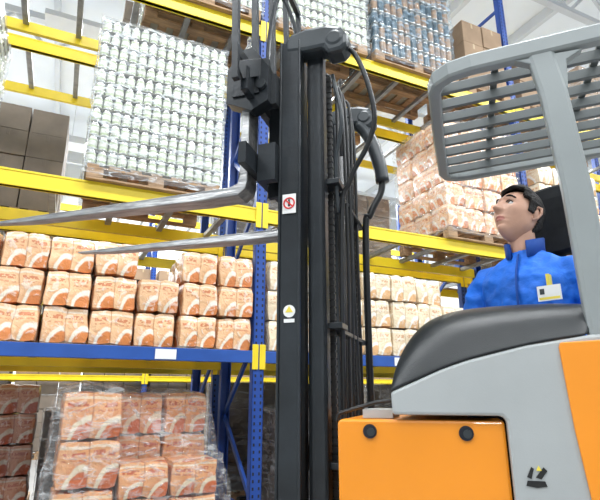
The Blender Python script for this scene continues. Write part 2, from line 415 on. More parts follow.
def cans(name, x0, y0, z0, nx, ny, nl, d, h, mats, flm='film', varied=False):
    w = nx*d; dp = ny*d; cx = x0+w/2; cy = y0+dp/2
    root = empty(name, aisle(cx, cy, z0), AR)
    mb = MB(cx, cy, z0); SEG = 14; r = d*0.47
    for l in range(nl):
        zb = z0+l*(h+0.008)+0.005
        for i in range(nx):
            for j in range(ny):
                if 1 < i < nx-2 and 1 < j < ny-1 and l < nl-1: continue
                X = x0+(i+0.5)*d+random.uniform(-.002, .002); Y = y0+(j+0.5)*d
                mb_ = random.choice((1, 2)) if varied else 1
                g = mb_ if varied else 2
                prof = [(0.90, 0, 0), (0.97, 0.03, 0), (1, 0.07, 0), (0.985, 0.10, mb_), (0.985, 0.14, g), (0.985, 0.28, g), (0.985, 0.32, mb_), (0.985, 0.62, mb_),
                        (0.985, 0.66, g), (0.985, 0.74, g), (0.985, 0.80, mb_), (1, 0.87, 0), (0.93, 0.94, 0), (0.95, 1.0, 0), (0.88, 0.985, 0)]
                prev = None
                for (rr, zz, mm) in prof:
                    ids = [mb.vert((X+r*rr*math.cos(2*math.pi*k/SEG), Y+r*rr*math.sin(2*math.pi*k/SEG), zb+zz*h)) for k in range(SEG)]
                    if prev:
                        for k in range(SEG): mb.face([prev[k], prev[(k+1) % SEG], ids[(k+1) % SEG], ids[k]], mm)
                    prev = ids
                mb.face(prev, 0)
    mb.obj('can_layers', mats, root, smooth=True)
    sh = MB(cx, cy, z0)
    for l in range(nl+1):
        zz = z0+l*(h+0.008); sh.box(x0+0.004, x0+w-0.004, y0+0.004, y0+dp-0.004, zz, zz+0.003)
    sh.box(x0+2*d, x0+w-2*d, y0+2*d, y0+dp-2*d, z0+0.01, z0+(nl-1)*(h+0.008)-0.002, 1)
    sh.obj('slip_sheets', ['sheet', 'carddark'], root)
    filmbox(root, x0-0.012, x0+w+0.012, y0-0.012, y0+dp+0.012, z0-0.1, z0+nl*(h+0.008)+0.01, cx, cy, z0, flm, 0.035)
    return root

def boxes(name, x0, y0, z0, nx, ny, nl, w, d, h, k='card', wrap=None):
    cx = x0+nx*w/2; cy = y0+ny*d/2
    root = empty(name, aisle(cx, cy, z0), AR)
    mb = MB(cx, cy, z0)
    for l in range(nl):
        for i in range(nx):
            for j in range(ny):
                e = random.uniform(0.002, 0.01)
                X = x0+i*w; Y = y0+j*d+random.uniform(-.008, .008); Z = z0+l*h
                mb.box(X+e, X+w-e, Y+e, Y+d-e, Z+0.001, Z+h-0.003, 0)
                mb.box(X+w/2-0.02, X+w/2+0.02, Y+e-0.001, Y+d-e+0.001, Z+h*0.72, Z+h-0.0015, 1)
    mb.obj('carton_boxes', [k, 'tape' if k == 'card' else k], root, bevel=0.006)
    if wrap: filmbox(root, x0-0.01, x0+nx*w+0.01, y0-0.01, y0+ny*d+0.01, z0-0.08, z0+nl*h+0.01, cx, cy, z0, wrap, 0.03)
    return root

zs = L1+0.002; PH = 0.298
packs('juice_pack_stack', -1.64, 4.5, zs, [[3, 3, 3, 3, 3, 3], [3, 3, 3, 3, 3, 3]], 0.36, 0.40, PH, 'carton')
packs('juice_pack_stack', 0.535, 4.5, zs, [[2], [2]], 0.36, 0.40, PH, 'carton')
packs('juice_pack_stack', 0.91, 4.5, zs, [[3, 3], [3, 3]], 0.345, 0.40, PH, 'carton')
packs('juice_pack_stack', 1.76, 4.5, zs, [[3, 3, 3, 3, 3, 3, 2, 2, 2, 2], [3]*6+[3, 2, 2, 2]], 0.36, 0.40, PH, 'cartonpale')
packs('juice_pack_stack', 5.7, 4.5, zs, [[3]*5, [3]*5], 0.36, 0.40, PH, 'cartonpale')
# floor level: wrapped red/orange packs on a pallet
pz = pallet(0.02, 4.42, 0.0, 1.32, 1.0)
bx = (0.66, 4.9, pz); wl = empty('wrapped_pack_load', aisle(0.66, 4.9, pz), AR)
packs('tall_packs', 0.04, 4.44, pz, [[3], [3]], 0.46, 0.46, 0.36, 'cartonred', parent=wl, base=bx)
packs('rear_packs', 0.51, 4.90, pz, [[3, 3]], 0.40, 0.46, 0.36, 'cartonred', parent=wl, base=bx)
packs('low_packs', 0.51, 4.44, pz, [[2, 2]], 0.40, 0.45, 0.27, 'cartonred', parent=wl, base=bx)
mb = MB(*bx)
def outline(drop):
    if drop: path = [(-0.03, 0.05), (-0.04, 0.5), (-0.01, 1.0), (0.0, 1.25), (0.2, 1.30), (0.48, 1.26), (0.60, 1.05), (0.8, 0.82), (1.1, 0.76), (1.33, 0.74), (1.38, 0.5), (1.44, 0.05)]
    else: path = [(-0.03, 0.05), (-0.04, 0.5), (-0.01, 1.0), (0.0, 1.25), (0.2, 1.31), (0.48, 1.29), (0.7, 1.27), (0.9, 1.26), (1.1, 1.25), (1.33, 1.2), (1.38, 0.6), (1.44, 0.05)]
    return path
def fine(path):
    f = []
    for (a, b), (c, d) in zip(path[:-1], path[1:]):
        for k in range(6): f.append((a+(c-a)*k/6, b+(d-b)*k/6))
    f.append(path[-1]); return f
fa, fb = fine(outline(True)), fine(outline(False))
rings = []
for j in range(18):
    y = 4.40+1.0*j/17; t = min(1, max(0, (y-4.6)/0.3))
    rings.append([Vector((p[0]*(1-t)+q[0]*t, y, p[1]*(1-t)+q[1]*t))+noise.noise_vector(Vector((p[0]*5, y*5, p[1]*5)))*0.04 for p, q in zip(fa, fb)])
mb.loft(rings, 0, cap=False, closed=False)
for yy, ff in ((4.39, fa), (5.42, fb)):
    g = []
    for k in range(16):
        t = k/15
        g.append([Vector((x, yy, 0.05+(z-0.05)*t))+noise.noise_vector(Vector((x*6, yy+k*.6, z*t*6)))*0.04 for x, z in ff])
    mb.loft(g, 0, cap=False, closed=False)
mb.obj('loose_film', ['filmloose'], wl, smooth=True)
# other floor stacks
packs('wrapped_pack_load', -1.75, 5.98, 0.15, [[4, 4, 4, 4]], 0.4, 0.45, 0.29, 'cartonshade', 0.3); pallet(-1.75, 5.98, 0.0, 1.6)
for x, n, k in ((-0.1, 3, 'carddark'), (1.85, 4, 'carddark'), (3.1, 3, 'cardgrey'), (4.3, 4, 'carddark'), (5.8, 4, 'carddark')):  # rear floor filled, dark loads added to deepen the gaps
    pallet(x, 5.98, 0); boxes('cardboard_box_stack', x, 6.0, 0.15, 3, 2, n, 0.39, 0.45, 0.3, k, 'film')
pallet(3.9, 4.6, 0); boxes('cardboard_box_stack', 3.9, 4.6, 0.15, 3, 2, 3, 0.4, 0.45, 0.3, 'cardgrey')
pallet(2.0, 4.6, 0); boxes('cardboard_box_stack', 2.0, 4.6, 0.15, 3, 2, 3, 0.4, 0.45, 0.3, 'carddark', 'film')
for x, k in ((-2.1, 'carddark'), (-0.8, 'cardgrey'), (0.45, 'carddark'), (1.8, 'carddark'), (3.05, 'cardgrey'), (4.3, 'carddark'), (5.7, 'carddark'), (6.95, 'cardgrey'), (8.15, 'carddark')):  # loads added so the view under the shelves reads dark
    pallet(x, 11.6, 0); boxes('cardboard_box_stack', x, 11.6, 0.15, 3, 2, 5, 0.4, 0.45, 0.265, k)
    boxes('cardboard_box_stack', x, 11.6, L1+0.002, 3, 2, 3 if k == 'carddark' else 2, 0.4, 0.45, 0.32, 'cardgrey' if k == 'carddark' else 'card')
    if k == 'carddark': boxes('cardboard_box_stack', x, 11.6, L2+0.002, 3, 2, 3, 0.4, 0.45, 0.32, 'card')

# level 2
CM = ['tin', 'canbody', 'cangreen']
z2 = pallet(0.0, 4.44, L2, 1.2, 1.0)
cans('can_pallet_load', -0.02, 4.45, z2+0.004, 14, 11, 11, 0.0885, 0.132, CM, 'filmthick')
z2 = pallet(-2.12, 4.44, L2, 1.2, 1.0)
cans('can_pallet_load', -2.13, 4.45, z2+0.004, 14, 11, 11, 0.0885, 0.132, CM, 'filmthick')
z2 = pallet(4.05, 4.44, L2, 1.3, 1.0)
o = packs('juice_pack_stack', 4.07, 4.45, z2, [[5, 5, 5, 5], [5]*4, [5]*4], 0.32, 0.33, 0.30, 'carton')
filmbox(o, 4.05, 5.37, 4.43, 5.46, L2+0.08, z2+1.52, 4.07+0.64, 4.45+0.495, z2, 'film', 0.02)
pallet(5.75, 4.44, L2, 1.3); packs('juice_pack_stack', 5.77, 4.45, L2+0.146, [[4, 4, 4, 4], [4]*4], 0.32, 0.4, 0.30, 'cartonpale')
for x, n, k in ((-1.45, 4, 'cardgrey'), (1.8, 4, 'carddark'), (3.1, 3, 'cardgrey'), (6.0, 4, 'carddark')):
    z = pallet(x, 5.95, L2); boxes('cardboard_box_stack', x, 5.96, z, 3, 2, n, 0.4, 0.48, 0.31, k, None if x < 0 else 'film')
for x, n, k in ((0.2, 3, 'carddark'), (-1.6, 3, 'card'), (2.2, 2, 'cardgrey'), (3.9, 3, 'carddark')):
    boxes('cardboard_box_stack', x, 5.96, L1+0.002, 3, 2, n, 0.4, 0.48, 0.3, k)
# level 3
for x in (0.38, 1.8):
    z = pallet(x, 4.44, L3); cans('can_pallet_load', x-0.01, 4.45, z+0.004, 14, 11, 9, 0.0885, 0.132, CM, 'filmthick')
z = pallet(3.12, 4.44, L3, 1.35); cans('bottle_pallet_load', 3.12, 4.45, z+0.004, 13, 10, 7, 0.1, 0.2, ['tin', 'botdark', 'botorange'], 'filmblue', True)
z = pallet(4.7, 4.5, L3, 0.8); boxes('cardboard_box_stack', 4.7, 4.5, z, 2, 2, 3, 0.38, 0.45, 0.36, 'card')
z = pallet(5.75, 4.5, L3); boxes('cardboard_box_stack', 5.75, 4.5, z, 3, 2, 2, 0.38, 0.45, 0.36, 'card')
z = pallet(7.2, 4.5, L3); boxes('cardboard_box_stack', 7.2, 4.5, z, 3, 2, 3, 0.38, 0.45, 0.36, 'card', 'film')
for x, n, k in ((0.2, 3, 'cardgrey'), (2.9, 3, 'card')):
    z = pallet(x, 5.95, L3); boxes('cardboard_box_stack', x, 5.96, z, 3, 2, n, 0.4, 0.48, 0.3, k)

# ------------------------------------------------------------------ reach truck
FR = R(-18); FO = (0.3, 2.4)
def truckw(x, y, z=0): return Vector((x*math.cos(FR)-y*math.sin(FR), x*math.sin(FR)+y*math.cos(FR), z))
truck = empty('forklift', truckw(*FO), FR)
def T(): return MB(FO[0], FO[1], 0)

mb = T()
mb.prism([(-0.463, 0.22), (-0.463, 1.105), (-0.45, 1.118), (0.103, 1.118), (0.103, 0.22)], 1.86, 2.94)
mb.obj('battery_housing', ['orange'], truck, bevel=0.012)
mb = T()
for x in (-0.344, -0.02):
    mb.tube([(x, 1.852, 1.078), (x, 1.866, 1.078)], 0.024, 20, 0)
    mb.tube([(x+0.004, 1.849, 1.076), (x+0.004, 1.853, 1.076)], 0.014, 16, 1)
mb.obj('housing_lock_holes', ['hole', 'mastgrey'], truck)
side = [(-0.259, 1.135), (-0.262, 1.21), (-0.24, 1.22), (-0.17, 1.25), (-0.089, 1.285), (0.0, 1.315), (0.19, 1.36), (0.38, 1.388), (0.8, 1.40), (1.2, 1.38), (1.25, 1.2), (1.25, 0.25), (0.108, 0.25), (0.108, 1.12), (0.095, 1.135)]
mb = T()
mb.prism(side, 1.832, 1.90); mb.prism(side, 2.90, 2.96)
mb.box(1.18, 1.249, 1.90, 2.90, 0.25, 1.38); mb.box(0.12, 1.2, 1.90, 2.90, 0.26, 0.4); mb.box(-0.255, 0.1, 1.9, 2.9, 1.14, 1.19)
mb.obj('cab_body', ['grey'], truck, bevel=0.012)
mb = T()
mb.prism([(0.29, 1.35), (0.296, 1.365), (0.8, 1.385), (1.1, 1.36), (1.1, 0.45), (0.36, 0.45), (0.325, 0.85), (0.302, 1.1)], 1.822, 1.834)
mb.obj('orange_side_panel', ['orange'], truck, bevel=0.004)
mb = T()
for pts in ([(0.145, 0.93), (0.175, 0.925), (0.205, 0.93), (0.2, 0.945), (0.15, 0.945)], [(0.15, 0.955), (0.165, 0.985), (0.172, 0.98), (0.162, 0.95)],
            [(0.175, 0.955), (0.2, 0.985), (0.21, 0.975), (0.19, 0.95)]):
    mb.prism(pts, 1.829, 1.8325, 0)
mb.prism([(0.178, 0.975), (0.186, 0.99), (0.194, 0.975)], 1.8275, 1.829, 1)
mb.obj('warning_decal', ['black', 'lyellow'], truck)
Lc = [(-0.262, 1.212), (-0.245, 1.222), (-0.17, 1.252), (-0.089, 1.287), (0.0, 1.317), (0.19, 1.362), (0.30, 1.378), (0.385, 1.388)]
Tc = [(-0.25, 1.25), (-0.235, 1.36), (-0.16, 1.465), (-0.07, 1.505), (0.033, 1.522), (0.22, 1.525), (0.35, 1.52), (0.44, 1.512)]
mb = T(); rings = []
for y, k, dz in ((1.836, 0, 0), (1.84, 0.05, 0.0), (1.87, 0.45, 0.015), (1.92, 0.78, 0.01), (2.0, 0.97, 0.0), (2.06, 1.0, 0), (2.12, 1.0, -0.01), (2.15, 0.95, -0.05)):
    rings.append([Vector((l[0]+(t[0]-l[0])*k, y, l[1]+(t[1]-l[1])*k+dz)) for l, t in zip(Lc, Tc)])
rings.append([Vector((l[0]+0.02, 2.16, 1.2)) for l in Lc])
mb.loft(rings, 0, cap=False, closed=False)
mb.obj('instrument_hood', ['hood'], truck, smooth=True, subsurf=2, solid=0.012)
mb = T(); mb.tube([(0.0, 2.24, 1.2), (0.0, 2.25, 1.40)], 0.03, 12, 0)
ring = [(0.0+0.13*math.cos(a), 2.25+0.13*math.sin(a), 1.41) for a in [2*math.pi*k/24 for k in range(25)]]
mb.tube(ring, 0.012, 8, 0); mb.beam((-0.13, 2.25, 1.405), (0.13, 2.25, 1.405), 0.03, 0.012)
mb.obj('steering_wheel', ['hood'], truck, smooth=True)
mb = T()
mb.tube([(-0.48, 1.93, 1.11), (-0.47, 1.93, 1.135), (-0.42, 1.93, 1.15), (-0.33, 1.93, 1.175), (-0.25, 1.93, 1.185)], 0.008, 8, 0)
mb.box(-0.38, -0.27, 1.92, 2.1, 1.12, 1.15, 1)
mb.obj('battery_cable', ['rubber', 'grey'], truck, smooth=False)
seat = empty('operator_seat', parent=truck)
wx, wy = 1.03, 2.2
lx = wx*math.cos(FR)+wy*math.sin(FR); ly = -wx*math.sin(FR)+wy*math.cos(FR)
seat.location = (lx-FO[0], ly-FO[1], 0); seat.rotation_euler = (0, 0, R(-56)-FR)
mb = MB()
mb.pillow(-0.25, 0.25, -0.28, 0.26, 1.02, 1.14, 0, 8, 6, 0.1, 0.003, False)
mb.pillow(-0.24, 0.24, 0.17, 0.29, 1.10, 1.80, 0, 8, 8, 0.1, 0.003, False)
mb.pillow(-0.16, 0.16, 0.20, 0.29, 1.84, 2.19, 0, 8, 6, 0.14, 0.003, False)
mb.box(-0.05, 0.05, 0.24, 0.27, 1.75, 1.9); mb.box(-0.15, 0.15, -0.15, 0.15, 0.42, 1.03)
mb.obj('seat_cushions', ['seat'], seat, smooth=False, bevel=0.01)
mb = T()
for y in (1.88, 2.80):
    mb.prism([(-2.0, 0.12), (-2.0, 0.22), (-0.75, 0.34), (-0.4, 0.34), (-0.4, 0.1), (-1.9, 0.08)], y, y+0.12)
mb.obj('straddle_legs', ['mast'], truck, bevel=0.01)
mb = T()
for x, y, r in ((-1.85, 1.94, 0.11), (-1.85, 2.86, 0.11), (0.95, 2.0, 0.17), (0.95, 2.8, 0.17)):
    mb.tube([(x, y-0.05, r), (x, y+0.05, r)], r, 24, 0); mb.tube([(x, y-0.055, r), (x, y+0.055, r)], r*0.5, 16, 1)
mb.obj('wheels', ['rubber', 'grey'], truck)

def channel(mb, x0, x1, y, inward, z0, z1, wt=0.014, fl=0.06, m=0):
    ya, yb = sorted((y, y+inward*wt)); mb.box(x0, x1, ya, yb, z0, z1, m)
    ya, yb = sorted((y, y+inward*fl)); mb.box(x0, x0+0.018, ya, yb, z0, z1, m); mb.box(x1-0.018, x1, ya, yb, z0, z1, m)
mb = T()
channel(mb, -0.735, -0.63, 1.95, 1, 0.1, 2.86); channel(mb, -0.735, -0.63, 2.82, -1, 0.1, 2.86)
channel(mb, -0.62, -0.54, 2.02, 1, 0.14, 2.84); channel(mb, -0.62, -0.54, 2.75, -1, 0.14, 2.84)
channel(mb, -0.70, -0.64, 2.03, 1, 0.3, 2.8, m=0); channel(mb, -0.70, -0.64, 2.74, -1, 0.3, 2.8)
for x in (-0.735, -0.642): mb.box(x, x+0.012, 1.943, 1.951, 0.1, 2.86)
for z in (0.2, 0.9): mb.box(-0.70, -0.66, 1.97, 2.80, z, z+0.1)
mb.box(-0.72, -0.66, 1.96, 2.81, 2.78, 2.86)
mb.obj('mast_rails', ['mast'], truck, bevel=0.004)
mb = T()
for yc in (2.0, 2.74):
    prof = [(-0.71, 2.80), (-0.715, 2.87), (-0.68, 2.905), (-0.60, 2.92), (-0.50, 2.915), (-0.43, 2.89), (-0.40, 2.84), (-0.40, 2.78), (-0.43, 2.755), (-0.50, 2.75), (-0.52, 2.79), (-0.60, 2.79)]
    mb.prism(prof, yc-0.055, yc+0.055)
    mb.tube([(-0.465, yc-0.06, 2.83), (-0.465, yc+0.06, 2.83)], 0.05, 20)
mb.obj('mast_head_caps', ['mastgrey'], truck, bevel=0.02)
mb = T()
def arc(pts, n=6):
    P = [Vector(p) for p in pts]; P = [P[0]*2-P[1]]+P+[P[-1]*2-P[-2]]; o = []
    for i in range(1, len(P)-2):
        for k in range(n):
            t = k/n; a, b, c, d = P[i-1:i+3]
            o.append(0.5*((2*b)+(c-a)*t+(2*a-5*b+4*c-d)*t*t+(3*b-a-3*c+d)*t**3))
    o.append(P[-2]); return o
mb.tube(arc([(-0.45, 2.0, 2.83), (-0.38, 2.0, 2.76), (-0.325, 2.0, 2.60), (-0.30, 2.02, 2.42), (-0.34, 2.05, 2.30), (-0.44, 2.1, 2.15), (-0.49, 2.12, 1.9), (-0.50, 2.12, 0.4)]), 0.012, 10, 0)
mb.tube(arc([(-0.50, 2.72, 2.80), (-0.44, 2.72, 2.70), (-0.39, 2.72, 2.52), (-0.375, 2.72, 2.40)]), [0.040]*19, 12, 1)
mb.tube(arc([(-0.375, 2.72, 2.42), (-0.39, 2.72, 2.33), (-0.45, 2.7, 2.2), (-0.485, 2.7, 2.0), (-0.49, 2.7, 0.4)]), 0.02, 10, 0)
mb.tube([(-0.58, 2.22, 0.15), (-0.58, 2.22, 2.5)], 0.032, 16, 0)
mb.tube([(-0.58, 2.22, 2.5), (-0.58, 2.22, 2.8)], 0.02, 16, 2)
mb.tube([(-0.58, 2.55, 0.15), (-0.58, 2.55, 2.5)], 0.032, 16, 0)
mb.tube([(-0.58, 2.55, 2.5), (-0.58, 2.55, 2.8)], 0.02, 16, 2)
for i, (x, y) in enumerate(((-0.52, 2.2), (-0.515, 2.3), (-0.51, 2.36), (-0.52, 2.62), (-0.5, 2.45))):
    mb.tube(arc([(x-0.05, y, 2.82), (x, y, 2.7), (x+0.015*math.sin(i), y, 1.9), (x, y+0.01, 1.2), (x, y, 0.3)]), 0.009, 8, 0)
mb.tube(arc([(-0.50, 2.05, 2.7), (-0.46, 2.05, 2.45), (-0.5, 2.08, 2.25), (-0.5, 2.1, 2.0)]), 0.010, 8, 1)
mb.obj('hydraulic_hoses', ['rubber', 'mastgrey', 'chain', 'galv'], truck, smooth=True)
mb = T()
for z in (2.13, 1.47, 0.92):
    mb.box(-0.55, -0.48, 2.05, 2.16, z, z+0.025); mb.box(-0.55, -0.50, 2.18, 2.74, z-0.01, z+0.01)
mb.obj('hose_clamps', ['mast'], truck, bevel=0.003)
mb = T(); z = 0.3
while z < 2.75:
    for y in (2.14, 2.64):
        mb.box(-0.558, -0.530, y-0.004, y+0.016, z, z+0.022); mb.box(-0.553, -0.535, y, y+0.012, z+0.022, z+0.032)
    z += 0.032
mb.obj('lift_chains', ['chain'], truck)
mb = T()
mb.box(-0.712, -0.65, 1.9405, 1.9435, 1.965, 2.055, 0)
ring = [(-0.681+0.024*math.cos(a), 1.939, 2.012+0.024*math.sin(a)) for a in [2*math.pi*k/24 for k in range(25)]]
mb.tube(ring, 0.0035, 6, 1); mb.beam((-0.698, 1.939, 2.029), (-0.664, 1.939, 1.995), 0.004, 0.006, 1)
mb.box(-0.686, -0.676, 1.9395, 1.9405, 1.997, 2.02, 2); mb.ball((-0.681, 1.94, 2.026), 0.005, 0.001, 0.005, 2)
mb.tube([(-0.68, 1.951, 1.535), (-0.68, 1.946, 1.535)], 0.026, 20, 0); mb.prism([(-0.697, 1.53), (-0.663, 1.53), (-0.68, 1.556)], 1.9445, 1.946, 3)
mb.box(-0.703, -0.657, 1.9465, 1.9505, 1.488, 1.503, 0)
mb.obj('mast_safety_stickers', ['white', 'red', 'black', 'lyellow'], truck)

mb = T()
mb.box(-0.86, -0.825, 1.78, 2.74, 2.52, 2.64); mb.box(-0.86, -0.825, 1.78, 2.74, 2.16, 2.26)
for y in (2.06, 2.68): mb.box(-0.83, -0.72, y, y+0.03, 2.1, 2.75); mb.tube([(-0.75, y-0.03, 2.2), (-0.75, y+0.05, 2.2)], 0.04, 16)
mb.box(-0.82, -0.735, 1.90, 1.945, 2.12, 2.30); mb.box(-0.80, -0.735, 1.90, 1.945, 2.50, 2.66)
mb.prism([(-0.97, 2.52), (-0.97, 2.70), (-0.90, 2.80), (-0.84, 2.80), (-0.76, 2.68), (-0.76, 2.50), (-0.84, 2.46)], 1.86, 1.93)
mb.box(-0.935, -0.80, 1.85, 1.86, 2.54, 2.66)
mb.tube([(-0.79, 1.89, 2.58), (-0.79, 1.84, 2.58)], 0.025, 14)
for y in (1.74, 1.97, 2.22, 2.47, 2.74): mb.beam((-0.865, y, 2.55), (-0.905, y, 3.75), 0.03, 0.03, up=(0, 1, 0))
mb.beam((-0.905, 1.73, 3.75), (-0.905, 2.755, 3.75), 0.03, 0.04); mb.beam((-0.868, 1.73, 2.70), (-0.868, 2.755, 2.70), 0.03, 0.05)
mb.beam((-0.86, 1.75, 2.60), (-0.78, 1.92, 2.72), 0.02, 0.08)
mb.tube(arc([(-0.80, 1.95, 2.70), (-0.80, 1.97, 2.95), (-0.76, 2.0, 3.2), (-0.70, 2.05, 3.05), (-0.68, 2.05, 2.86)]), 0.012, 8)
mb.obj('fork_carriage', ['mast'], truck, bevel=0.005)
mb = T()
for y, xt in ((1.95, -2.40), (2.57, -2.36)):
    prof = [(-0.865, 2.70), (-0.865, 2.13), (-0.875, 2.09), (-0.91, 2.062), (-1.1, 2.058), (xt+0.25, 2.078), (xt, 2.096), (xt, 2.104), (xt+0.3, 2.106), (-0.95, 2.106), (-0.915, 2.12), (-0.905, 2.15), (-0.905, 2.70), (-0.89, 2.72), (-0.865, 2.72)]
    n = len(prof); a = []; b = []
    for x, z in prof:
        k = 0.055 if x > xt+0.3 else 0.03
        if x <= xt+0.01: k = 0.022
        a.append(mb.vert((x, y-k, z))); b.append(mb.vert((x, y+k, z)))
    mb.face(a[::-1]); mb.face(b)
    for i in range(n): mb.face([a[i], a[(i+1) % n], b[(i+1) % n], b[i]])
mb.obj('forks', ['steel'], truck, bevel=0.004)

# overhead guard
mb = T()
def sweep(mb, path, w, h, mat=0):
    rings = []
    P = [Vector(p) for p in path]
    for i, p in enumerate(P):
        d = (P[min(i+1, len(P)-1)]-P[max(i-1, 0)]).normalized(); a = d.cross(Vector((0, 0, 1))).normalized(); b = a.cross(d)
        c = 0.3
        rings.append([p+a*w/2*i2+b*h/2*j2 for i2, j2 in ((-1, -1+c), (-1+c, -1), (1-c, -1), (1, -1+c), (1, 1-c), (1-c, 1), (-1+c, 1), (-1, 1-c))])
    mb.loft(rings, mat)
def gz(x): return 2.475+0.06*x
pth = [(1.3, 1.86), (0.6, 1.86), (0.12, 1.86), (0.04, 1.875), (-0.01, 1.91), (-0.03, 1.97), (-0.035, 2.4), (-0.03, 2.83), (-0.01, 2.89), (0.04, 2.925), (0.12, 2.94), (0.6, 2.94), (1.3, 2.94)]
sweep(mb, [(x, y, gz(x)) for x, y in pth], 0.055, 0.075)
sweep(mb, [(0.435, 1.865, 1.36), (0.425, 1.865, 1.9), (0.40, 1.865, 2.3), (0.375, 1.865, 2.47)], 0.05, 0.095)
mb.prism([(0.28, 2.455), (0.35, 2.42), (0.355, 2.30), (0.45, 2.30), (0.46, 2.42), (0.52, 2.455)], 1.845, 1.885)
sweep(mb, [(1.2, 1.865, 1.36), (1.22, 1.865, 2.5)], 0.05, 0.09); sweep(mb, [(1.2, 2.935, 1.36), (1.22, 2.935, 2.5)], 0.05, 0.09)
mb.beam((1.27, 1.87, gz(1.3)), (1.27, 2.93, gz(1.3)), 0.05, 0.07)
mb.obj('overhead_guard_frame', ['guard'], truck, smooth=False, bevel=0.004)
mb = T()
for k in range(8):
    y = 1.99+0.121*k
    mb.beam((-0.02, y, gz(0)-0.005), (1.27, y, gz(1.27)-0.005), 0.022, 0.045)
for x in (0.22, 0.62, 0.98): mb.beam((x, 1.88, gz(x)+0.03), (x, 2.92, gz(x)+0.03), 0.03, 0.012)
mb.obj('overhead_guard_bars', ['slat'], truck, bevel=0.003)

# ------------------------------------------------------------------ driver
driver = empty('forklift_driver', (1.03, 2.2, 0.01), R(-44))
def ering(z, hx, hy, oy=0, ox=0, n=28, e=2.4):
    r = []
    for k in range(n):
        t = 2*math.pi*k/n; c, s = math.cos(t), math.sin(t)
        r.append(Vector((ox+hx*math.copysign(abs(c)**(2/e), c), oy+hy*math.copysign(abs(s)**(2/e), s), z)))
    return r
mb = MB()
mb.loft([ering(1.17, .165, .13), ering(1.25, .175, .14), ering(1.38, .17, .135), ering(1.50, .18, .14, -.005), ering(1.60, .195, .14, -.008), ering(1.68, .205, .13, -.004),
         ering(1.735, .190, .105), ering(1.775, .135, .085, .005), ering(1.81, .085, .076, .008), ering(1.83, .07, .07, .006)])
for s in (-1, 1):
    mb.tube([(s*.12, 0, 1.70), (s*.185, 0.0, 1.70), (s*.225, -.005, 1.65), (s*.252, -.015, 1.55), (s*.270, -.03, 1.44), (s*.26, -.07, 1.37), (s*.22, -.15, 1.37), (s*.17, -.22, 1.385)],
            [.07, .073, .070, .062, .056, .056, .050, .042], 16)
jk = mb.obj('jacket', ['jacket'], driver, remesh=0.008, wsmooth=4)
tx = bpy.data.textures.new('cloth_folds', 'CLOUDS'); tx.noise_scale = 0.06; tx.noise_depth = 1
dm = jk.modifiers.new('folds', 'DISPLACE'); dm.texture = tx; dm.strength = 0.022; dm.mid_level = 0.5; dm.texture_coords = 'LOCAL'
mb = MB()
rings = []
for z, r, l in ((1.795, 1.14, 0), (1.83, 1.12, 0), (1.868, 1.18, .004), (1.864, 1.08, .004), (1.80, 1.0, 0)):
    ring = []
    for k in range(25):
        t = R(-90+26)+R(308)*k/24
        lean = -0.025*max(0, -math.sin(t))
        ring.append(Vector((0.072*r*math.cos(t), 0.004+0.074*r*math.sin(t)+lean*0.6, z+lean)))
    rings.append(ring)
mb.loft(rings, 0, cap=False, closed=False)
mb.obj('collar', ['jacketdark'], driver, smooth=True, solid=0.006)
mb = MB()
mb.tube(arc([(0.0, -.088, 1.79), (0.0, -.118, 1.74), (0.0, -.147, 1.68), (0.0, -.160, 1.60), (0, -.158, 1.5), (0, -.151, 1.38)]), 0.005, 6)
mb.obj('zip', ['jacketdark'], driver, smooth=True)
mb = MB()
mb.box(.088, .178, -.178, -.172, 1.555, 1.617, 0); mb.box(.093, .173, -.1785, -.178, 1.56, 1.570, 1); mb.box(.127, .139, -.176, -.14, 1.615, 1.665, 1)
mb.box(.098, .116, -.1795, -.178, 1.582, 1.605, 2)
mb.obj('name_badge', ['white', 'lyellow', 'mastgrey'], driver, bevel=0.002)
mb = MB()
mb.loft([ering(1.135, .15, .12), ering(1.18, .17, .135), ering(1.24, .168, .13)])
for s in (-1, 1):
    mb.tube([(s*.08, .02, 1.215), (s*.10, -.15, 1.215), (s*.11, -.31, 1.215), (s*.11, -.35, 1.17), (s*.11, -.33, .95), (s*.11, -.30, .60), (s*.11, -.30, .5)], [.09, .085, .068, .065, .058, .05, .052], 14)
mb.obj('trousers', ['trouser'], driver, remesh=0.013, wsmooth=3)
mb = MB()
for s in (-1, 1): mb.pillow(s*.11-.05, s*.11+.05, -.48, -.23, .402, .50, 0, 8, 6, 0.15, 0.002, False)
mb.obj('shoes', ['shoe'], driver, smooth=True)
mb = MB()
for s in (-1, 1):
    w = Vector((s*.17, -.22, 1.385)); f = Vector((-s*.35, -.93, .05)).normalized(); sd_ = Vector((s*0.93, -.35*1, 0)).normalized(); up = Vector((0, 0, 1))
    mb.tube([w-f*.02, w+f*.02, w+f*.05, w+f*.085], [.027, .03, .036, .034], 12, 0, 0.55)
    for i, ln in enumerate((.058, .072, .078, .07)):
        b = w+f*.08+sd_*(.027-.018*i)
        mb.tube([b-f*.015, b+f*ln*.45+up*.004, b+f*ln*.8-up*.014, b+f*ln*.88-up*.035], [.0095, .009, .008, .0065], 8)
    b = w+f*.03-sd_*.03
    mb.tube([b, b-sd_*.022+f*.018-up*.004, b-sd_*.028+f*.045-up*.012, b-sd_*.022+f*.065-up*.02], [.012, .0105, .0095, .0075], 8)
mb.obj('hands', ['skin'], driver, remesh=0.004, wsmooth=1)

